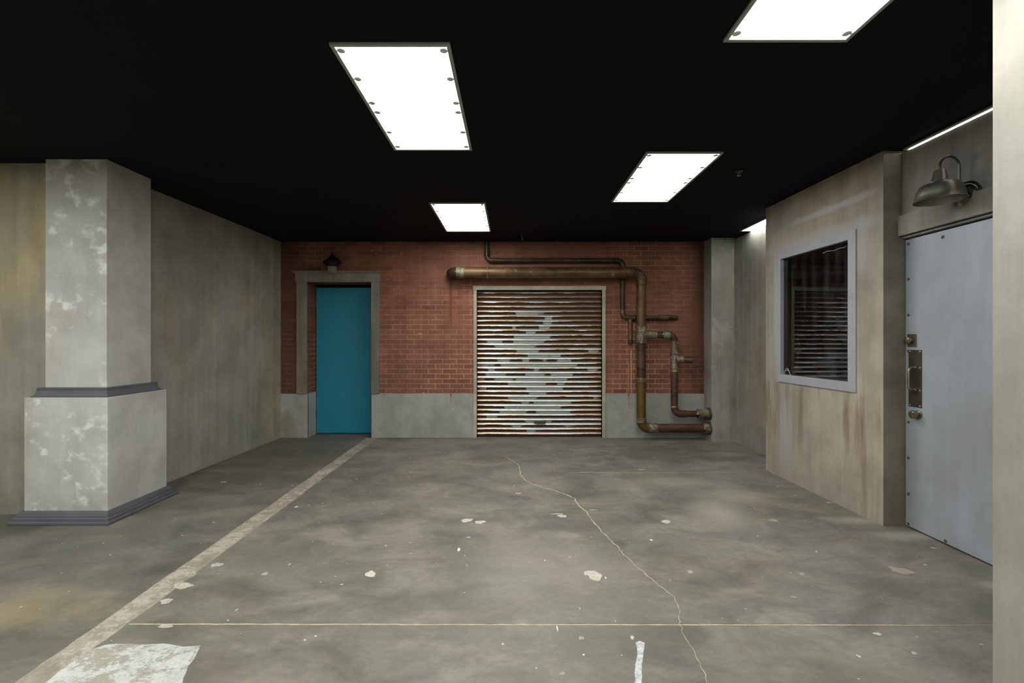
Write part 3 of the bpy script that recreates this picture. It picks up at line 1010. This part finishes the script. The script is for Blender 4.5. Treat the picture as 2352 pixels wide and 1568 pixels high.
J = at(1473, 874, YP)
J.x = A1.x
coupling(J + Z_ * 0.035, J - Z_ * 0.03, RV, M['fitting'], big, o0, 0.007, ribs=1)
straight('pipe', J, A2 + Z_ * 0.12, RV, M['pipe_gold'], big, o0)
coupling(A2 + Z_ * 0.155, A2 + Z_ * 0.085, RV, M['fitting'], big, o0, 0.009)
elbow(A2, -Z_, X, 0.11, RV * 1.04, M['pipe_gold'], big, o0)
coupling(A2 + X * 0.10, A2 + X * 0.225, RV, M['fitting'], big, o0, 0.009)
straight('pipe', A2 + X * 0.2, A3, RV - 0.003, M['pipe_rust'], big, o0)
coupling(A3 - X * 0.085, A3 - X * 0.015, RV, M['fitting'], big, o0, 0.014)
bm = new_bm()
add_lathe(bm, A3 - X * 0.016 - o0, X, [(0.0, 0), (0.088, 0), (0.091, 0.006), (0.091, 0.0155), (0.0, 0.0155)], 32)
obj('flange', bm, M['pipe_dark'], big, True)
# branch
RBR = 0.049
B1 = at(1549, 771, YP)
B1.z = T1.z
B2 = at(1547, 952, YP)
B2.x = B1.x
B3 = Vector((2.866, YP, B2.z))
coupling(T1 + X * 0.055, T1 + X * 0.22, RBR + 0.003, M['fitting'], big, o0, 0.011, 'branch_collar', 3)
straight('branch_pipe', T1 + X * 0.2, B1 - X * 0.15, RBR - 0.004, M['pipe_rust'], big, o0)
coupling(B1 - X * 0.17, B1 - X * 0.075, RBR, M['fitting'], big, o0, 0.009)
elbow(B1, X, -Z_, 0.09, RBR, M['pipe_rust'], big, o0)
E1 = at(1549, 796, YP); E1.x = B1.x
E2 = at(1549, 815, YP); E2.x = B1.x
E3 = at(1549, 848, YP); E3.x = B1.x
coupling(B1 - Z_ * 0.08, E2, RBR + 0.004, M['fitting'], big, o0, 0.010, ribs=3)
coupling(E2, E3, RBR, M['fitting'], big, o0, 0.007, 'tee', 2)
S0 = at(1550, 826, YP)
S0.x = B1.x
sd = Vector((0.86, -0.42, -0.05)).normalized()
straight('branch_stub', S0, S0 + sd * 0.25, RBR - 0.001, M['pipe_rust'], big, o0)
coupling(S0 + sd * 0.04, S0 + sd * 0.14, RBR, M['fitting'], big, o0, 0.008)
straight('branch_pipe', E3, B2 + Z_ * 0.09, RBR, M['pipe_rust'], big, o0)
coupling(E3 + Z_ * 0.01, E3 - Z_ * 0.05, RBR, M['fitting'], big, o0, 0.008)
coupling(B2 + Z_ * 0.115, B2 + Z_ * 0.085, RBR, M['fitting'], big, o0, 0.008, ribs=1)
elbow(B2, -Z_, X, 0.10, RBR * 1.05, M['pipe_rust'], big, o0)
straight('branch_pipe', B2 + X * 0.1, B3, RBR - 0.003, M['pipe_rust'], big, o0)
coupling(B2 + X * 0.09, B2 + X * 0.16, RBR - 0.002, M['pipe_rust'], big, o0, 0.007)
coupling(B3 - X * 0.17, B3 - X * 0.017, RBR + 0.010, M['fitting'], big, o0, 0.013, 'coupling', 4)
bm = new_bm()
add_lathe(bm, B3 - X * 0.018 - o0, X, [(0.0, 0), (0.086, 0), (0.090, 0.006), (0.090, 0.017), (0.0, 0.017)], 32)
obj('flange', bm, M['pipe_dark'], big, True)

# thin pipe
RT = 0.036
C0 = at(1118, 600, YT)
C1 = at(1430, 600, YT)
C2 = at(1430, 731, YT)
C3 = at(1556, 731, YT)
o1 = Vector((C0.x, YT, CEIL))
thin = thing('thin_pipe', 'thin blackened pipe dropping from the ceiling and running behind the thick pipe', 'pipe', o1)
straight('pipe', Vector((C0.x, YT, CEIL)), C0 + Z_ * 0.075, RT, M['pipe_dark'], thin, o1)
coupling(C0 + Z_ * 0.13, C0 + Z_ * 0.07, RT, M['pipe_dark'], thin, o1, 0.008)
elbow(C0, -Z_, X, 0.08, RT * 1.05, M['pipe_dark'], thin, o1)
coupling(C0 + X * 0.07, C0 + X * 0.12, RT, M['pipe_dark'], thin, o1, 0.007)
straight('pipe', C0 + X * 0.08, C1 - X * 0.08, RT, M['pipe_dark'], thin, o1)
elbow(C1, X, -Z_, 0.085, RT * 1.06, M['pipe_dark'], thin, o1)
coupling(C1 - X * 0.12, C1 - X * 0.07, RT, M['pipe_dark'], thin, o1, 0.007)
straight('pipe', C1 - Z_ * 0.08, C2 + Z_ * 0.08, RT - 0.002, M['pipe_dark'], thin, o1)
elbow(C2, -Z_, X, 0.075, RT * 1.05, M['pipe'], thin, o1)
coupling(C2 + Z_ * 0.11, C2 + Z_ * 0.07, RT, M['fitting'], thin, o1, 0.006)
TT = at(1448, 731, YT)
coupling(C2 + X * 0.07, TT + X * 0.07, RT + 0.001, M['pipe'], thin, o1, 0.007, 'tee')
straight('pipe', TT + X * 0.05, C3, RT - 0.002, M['pipe_dark'], thin, o1)
coupling(at(1515, 731, YT), at(1535, 731, YT), RT, M['pipe'], thin, o1, 0.006)
coupling(at(1523, 731, YT), at(1527, 731, YT), RT, M['fitting'], thin, o1, 0.007, ribs=1)
TD = at(1448, 790, YT)
straight('drip_stub', TT, TD, RT - 0.003, M['pipe'], thin, o1)
coupling(TD + Z_ * 0.05, TD, RT - 0.003, M['pipe_dark'], thin, o1, 0.008)

# ------------------------------------------------------------------ window in the right wall
w1 = thing('window_1', 'dark reflecting window with lilac grey frame in the tan wall', 'window', ORG, ROT, kind='structure')
A, B = (-1.290, -0.252), (1.012, 2.386)
bars = (((-1.268, -U1), (1.012, 2.386)), ((-U0, -0.252), (1.012, 2.386)), ((-U1, -U0), (Z1, 2.386)), ((-U1, -U0), (1.012, Z0)))
bm = new_bm()
for (xa, xb), (za, zb) in bars:
    add_box(bm, xa, xb, -0.012, 0.0, za, zb, 0.002)
for xa, xb, za, zb in ((-U1 - 0.002, -U1 + 0.006, Z0, Z1), (-U0 - 0.006, -U0 + 0.002, Z0, Z1), (-U1, -U0, Z1 - 0.006, Z1 + 0.002), (-U1, -U0, Z0 - 0.002, Z0 + 0.006)):
    add_box(bm, xa, xb, -0.011, 0.10, za, zb)
obj('window_frame', bm, M['winframe'], w1)
bm = new_bm()
add_box(bm, -U1 + 0.004, -U0 - 0.004, 0.026, 0.032, Z0 + 0.004, Z1 - 0.004)
obj('pane', bm, M['glass'], w1)
bm = new_bm()
add_box(bm, -U1 + 0.005, -U0 - 0.005, 0.11, 0.13, Z0 + 0.005, Z1 - 0.005)
obj('added_backing', bm, M['dark'], w1)  # added black sheet keeps the space behind the glass dark
bm = new_bm()
ptsw = []
for k in range(17):
    t = k / 16
    ptsw.append((-1.205 + 0.10 * t, 0.018, 1.095 + 0.075 * math.sin(PI * t) * (1 - 0.3 * t)))
add_sweep(bm, ptsw, 0.003, 8)
add_sweep(bm, [(p[0] + 0.012, 0.012, 1.095 + (p[2] - 1.095) * 0.75) for p in ptsw[4:]], 0.003, 8)
tag(obj('wire', bm, M['white_wire'], w1, True), 'loose pale wire in the lower left corner')
bm = new_bm()
add_sweep(bm, [(-0.66, 0.020, 2.262), (-0.60, 0.016, 2.270), (-0.52, 0.018, 2.258), (-0.45, 0.016, 2.266), (-0.41, 0.020, 2.262), (-0.385, 0.018, 2.272)], 0.0024, 8)
tag(obj('wire', bm, M['white_wire'], w1, True), 'loose pale wire across the upper right corner')

# ------------------------------------------------------------------ steel door
DXP = 3.072
d2 = thing('door_2', 'pale blue grey steel door with bronze pull plate on the right', 'door', (DXP, 3.412, 0), kind='structure')


def dl(x, y, z):
    return Vector((x - DXP, y - 3.412, z))


bm = new_bm()
add_box(bm, 0.0, 0.043, 1.9 - 3.412, 0.006, 0.012, 2.232, 0.002)
obj('door_leaf', bm, M['steel'], d2)
bm = new_bm()
add_box(bm, -0.030, 0.044, 1.9 - 3.412, 0.004, 2.243, 2.256, 0.002)
obj('door_frame', bm, M['doorway'], d2)
# bolts down the latch edge and along the top and bottom
bolts = [(2087, py) for py in (562, 643, 725, 808, 890, 971, 1053, 1136, 1214)] + [(2166, 546), (2172, 1245)]
for px, py in bolts:
    Yb = DXP * F / (px - CX)
    p = dl(DXP, Yb, CAM_Z - (py - CY) * Yb / F)
    p.z = min(max(p.z, 0.03), 2.215)
    bm = new_bm()
    add_lathe(bm, p, (-1, 0, 0), [(0.011, 0.0), (0.011, 0.003), (0.007, 0.007), (0.0, 0.008)], 14)
    obj('bolt', bm, M['bronze'], d2, True)


def on_door(px, py, off=0.0):
    Yb = (DXP - off) * F / (px - CX)
    return dl(DXP - off, Yb, CAM_Z - (py - CY) * Yb / F)


# deadbolt: square plate with turn knob
pa, pb = on_door(2086, 769), on_door(2105, 798)
cyy, czz = (pa.y + pb.y) / 2, (pa.z + pb.z) / 2
bm = new_bm()
add_box(bm, -0.008, 0.0, cyy - 0.037, cyy + 0.037, czz - 0.048, czz + 0.048, 0.003)
dp = obj('lock_plate', bm, M['brass'], d2)
bm = new_bm()
add_lathe(bm, (-0.007, cyy + 0.006, czz), (-1, 0, 0), [(0.014, 0.0), (0.014, 0.012), (0.024, 0.016), (0.027, 0.024), (0.024, 0.034), (0.012, 0.040), (0.0, 0.041)], 24)
obj('lock_knob', bm, M['brass'], dp, True)
# pull plate with D handle
pa, pb = on_door(2088, 805), on_door(2118, 939)
cyy = (pa.y + pb.y) / 2
hy = abs(pa.y - pb.y) / 2
bm = new_bm()
add_box(bm, -0.005, 0.0, cyy - hy, cyy + hy, pb.z, pa.z, 0.0015)
pp = obj('pull_plate', bm, M['bronze'], d2)
zt, zb = on_door(2100, 846).z, on_door(2100, 897).z
bm = new_bm()
r = 0.03
pth = [(-0.003, cyy, zt)] + [tuple(v) for v in arc((-0.052, cyy, zt), (-1, 0, 0), (0, 0, -1), r, 8)] + \
      [tuple(v) for v in arc((-0.052, cyy, zb), (0, 0, -1), (1, 0, 0), r, 8)] + [(-0.003, cyy, zb)]
add_sweep(bm, pth, 0.0095, 14)
for zz in (zt, zb):
    add_lathe(bm, (-0.004, cyy, zz), (-1, 0, 0), [(0.015, 0), (0.015, 0.004), (0.010, 0.010), (0.0, 0.010)], 16)
tag(obj('pull_handle', bm, M['galv'], pp, True), 'rounded steel pull handle')
for sy in (-1, 1):
    for zz in (pa.z - 0.012, pb.z + 0.012):
        bm = new_bm()
        add_lathe(bm, (-0.004, cyy + sy * (hy - 0.013), zz), (-1, 0, 0), [(0.006, 0), (0.006, 0.002), (0.003, 0.004), (0.0, 0.004)], 12)
        obj('screw', bm, M['screw'], pp, True)
for zz in (zt, zb):
    bm = new_bm()
    add_lathe(bm, (-0.004, cyy - (hy - 0.013), zz), (-1, 0, 0), [(0.006, 0), (0.006, 0.002), (0.003, 0.004), (0.0, 0.004)], 12)
    obj('screw', bm, M['screw'], pp, True)
# round knob
kp = on_door(2096, 954, 0.045)
bm = new_bm()
add_lathe(bm, (0.0, kp.y, kp.z), (-1, 0, 0), [(0.033, 0.0), (0.033, 0.005), (0.026, 0.008), (0.015, 0.011), (0.014, 0.018), (0.021, 0.023), (0.030, 0.031),
                                              (0.032, 0.042), (0.028, 0.052), (0.014, 0.058), (0.0, 0.059)], 28)
obj('door_knob', bm, M['brass'], d2, True)

# ------------------------------------------------------------------ gooseneck lamp over the steel door
WX = 3.044
gy, gz = 2.93, 2.412
gl = thing('gooseneck_lamp', 'weathered metal gooseneck barn lamp above the steel door', 'wall lamp', (WX, gy, gz))
bm = new_bm()
add_lathe(bm, (0, 0, 0), (-1, 0, 0), [(0.0, 0.0), (0.098, 0.0), (0.100, 0.004), (0.098, 0.010), (0.086, 0.014), (0.083, 0.020), (0.078, 0.026), (0.060, 0.034),
                                      (0.036, 0.042), (0.0, 0.046)], 40)
obj('backplate', bm, M['plate_steel'], gl, True)
SXo = -0.182                      # shade centre, out from the wall
rim = 2.385 - gz
bm = new_bm()
top = rim + 0.203
ctr = [(-0.035, 0, 0.012), (-0.048, 0, 0.018), (-0.052, 0, 0.04), (-0.052, 0, 0.20)]
R = (abs(SXo) - 0.052) / 2
for k in range(1, 17):
    t = PI * k / 16
    ctr.append((-0.052 - R + R * math.cos(t), 0, 0.20 + R * 1.05 * math.sin(t)))
ctr.append((SXo, 0, top - 0.02))
add_sweep(bm, ctr, 0.0075, 14)
obj('arm', bm, M['galv_dark'], gl, True)
bm = new_bm()
prof = [(0.0, 0.204), (0.028, 0.202), (0.032, 0.197), (0.043, 0.130), (0.046, 0.123), (0.076, 0.118), (0.104, 0.101), (0.119, 0.072), (0.127, 0.036), (0.133, 0.006),
        (0.138, 0.0), (0.134, -0.002), (0.129, 0.006), (0.122, 0.036), (0.114, 0.069), (0.100, 0.096), (0.074, 0.112), (0.0, 0.115)]
add_lathe(bm, (SXo, 0, rim), (0, 0, 1), prof, 48)
obj('lamp_shade', bm, M['galv'], gl, True, sharp=35)
bm = new_bm()
add_lathe(bm, (SXo, 0, rim), (0, 0, 1), [(0.0, 0.117), (0.022, 0.117), (0.022, 0.085), (0.0, 0.085)], 20)
obj('socket', bm, M['iron'], gl, True)

# ------------------------------------------------------------------ ceiling light panels
def ceiling_light(x0, x1, y0, y1, label, clip_shadows=True, lamp='diffuser'):
    cx, cy = (x0 + x1) / 2, (y0 + y1) / 2
    hx, hy = (x1 - x0) / 2, (y1 - y0) / 2
    t = thing('ceiling_light', label, 'ceiling light', (cx, cy, CEIL), group='square ceiling light panels')
    fw = 0.020
    bm = new_bm()
    zb = -0.014
    add_box(bm, -hx, -hx + fw, -hy, hy, zb, 0.0, 0.002)
    add_box(bm, hx - fw, hx, -hy, hy, zb, 0.0, 0.002)
    add_box(bm, -hx + fw, hx - fw, -hy, -hy + fw, zb, 0.0, 0.002)
    add_box(bm, -hx + fw, hx - fw, hy - fw, hy, zb, 0.0, 0.002)
    obj('frame', bm, M['lightframe'], t)
    bm = new_bm()
    add_box(bm, -hx + fw, hx - fw, -hy + fw, hy - fw, -0.008, -0.001)
    obj('diffuser', bm, M[lamp], t)
    if clip_shadows:  # discs stand in for blurred clip shadows on the diffuser
        ys = [-hy + 0.055, -0.31, -0.06, 0.05, 0.32, hy - 0.055]
        for s in (-1, 1):
            for yy in ys:
                bm = new_bm()
                add_lathe(bm, (s * (hx - fw - 0.020), yy, -0.008), (0, 0, -1), [(0.021, 0.0), (0.019, 0.0015), (0.012, 0.0025), (0.0, 0.0025)], 14)
                obj('clip_shadow', bm, M['clip_shadow'], t)
    return t


LG = 0.0
ceiling_light(-0.910, -0.308, 2.175, 3.388, 'large lit ceiling panel nearest the camera on the left')
ceiling_light(-0.890, -0.283, 4.695, 5.90, 'smallest lit ceiling panel in front of the brick wall above the shutter')
ceiling_light(1.040, 1.650, 0.950, 2.160, 'lit ceiling panel cut off by the top edge of the photo')
ceiling_light(1.052, 1.660, 3.432, 4.650, 'lit ceiling panel in the middle right, left of the dark window')
ceiling_light(3.055, 3.665, 4.68, 5.885, 'lit ceiling panel half hidden behind the window wall by the corner pier', False)
ceiling_light(3.0205, 3.6285, 2.17, 3.385, 'sliver of a lit ceiling panel over the wall above the steel door', False)
# panel rows carried on out of view, inferred; the left ones boosted
ceiling_light(-0.910, -0.308, -0.35, 0.86, 'lit ceiling panel straight above the camera', False)
ceiling_light(1.040, 1.650, -1.55, -0.33, 'lit ceiling panel behind the camera on the right', False)
ceiling_light(-2.88, -2.28, 0.62, 1.83, 'lit ceiling panel left of the camera in front of the pilaster', False, 'diffuser_boosted')
ceiling_light(-2.88, -2.28, -1.9, -0.69, 'lit ceiling panel behind the camera on the left', False, 'diffuser_boosted')
ceiling_light(-0.91, -0.308, -2.87, -1.66, 'lit ceiling panel far behind the camera', False)
ceiling_light(-4.86, -4.26, 0.9, 2.1, 'lit ceiling panel beyond the left edge of the photo', False, 'diffuser_boosted')

# ------------------------------------------------------------------ small ceiling fittings
sp = thing('sprinkler_head', 'tiny sprinkler head on the black ceiling right of the middle light panel', 'sprinkler', (1.985, 3.83, CEIL))
bm = new_bm()
add_lathe(bm, (0, 0, 0), (0, 0, -1), [(0.0, 0), (0.028, 0), (0.030, 0.004), (0.014, 0.010), (0.010, 0.024), (0.0, 0.024)], 18)
obj('escutcheon', bm, M['galv_dark'], sp, True)
bm = new_bm()
add_lathe(bm, (0, 0, -0.04), (0, 0, -1), [(0.0, 0), (0.016, 0), (0.016, 0.003), (0.0, 0.003)], 14)
add_sweep(bm, [(-0.008, 0, -0.022), (-0.011, 0, -0.032), (0, 0, -0.041)], 0.002, 6)
add_sweep(bm, [(0.008, 0, -0.022), (0.011, 0, -0.032), (0, 0, -0.041)], 0.002, 6)
obj('deflector', bm, M['galv'], sp, True)
hk = at(1197, 533, 5.9)
bm = new_bm()
add_sweep(bm, [(0, 0, 0), (0.004, -0.005, -0.03), (0.012, -0.01, -0.09), (0.018, -0.012, -0.115)], 0.0045, 8)
tag(obj('wire_hook', bm, M['galv_dark'], None, True, loc=(0.125, 5.98, CEIL)), 'short metal wire hanging from the ceiling before the brick wall', 'wire')

# ------------------------------------------------------------------ world, camera, view
w = bpy.data.worlds.new('World')
SC.world = w
w.use_nodes = True
w.node_tree.nodes['Background'].inputs[0].default_value = (0.02, 0.02, 0.02, 1)
w.node_tree.nodes['Background'].inputs[1].default_value = 0.2

cam = bpy.data.cameras.new('Camera')
co = bpy.data.objects.new('Camera', cam)
COL.objects.link(co)
co.location = (0, 0, CAM_Z)
co.rotation_euler = (PI / 2, 0, 0)
cam.sensor_width = 36.0
cam.lens = F / 2352.0 * 36.0
cam.shift_y = (784.0 - CY) / -2352.0 * -1.0
cam.clip_start = 0.02
SC.camera = co

SC.view_settings.view_transform = 'Standard'
SC.view_settings.look = 'None'
SC.view_settings.exposure = 0.32
SC.view_settings.gamma = 1.0
SC.view_settings.use_curve_mapping = False
SC.cycles.use_adaptive_sampling = True
SC.cycles.adaptive_threshold = 0.03
SC.cycles.adaptive_min_samples = 16
SC.cycles.max_bounces = 6
SC.cycles.diffuse_bounces = 3
SC.cycles.glossy_bounces = 3
SC.cycles.transmission_bounces = 6
SC.cycles.use_denoising = True
SC.cycles.sample_clamp_indirect = 6.0
SC.cycles.caustics_reflective = False
SC.cycles.caustics_refractive = False
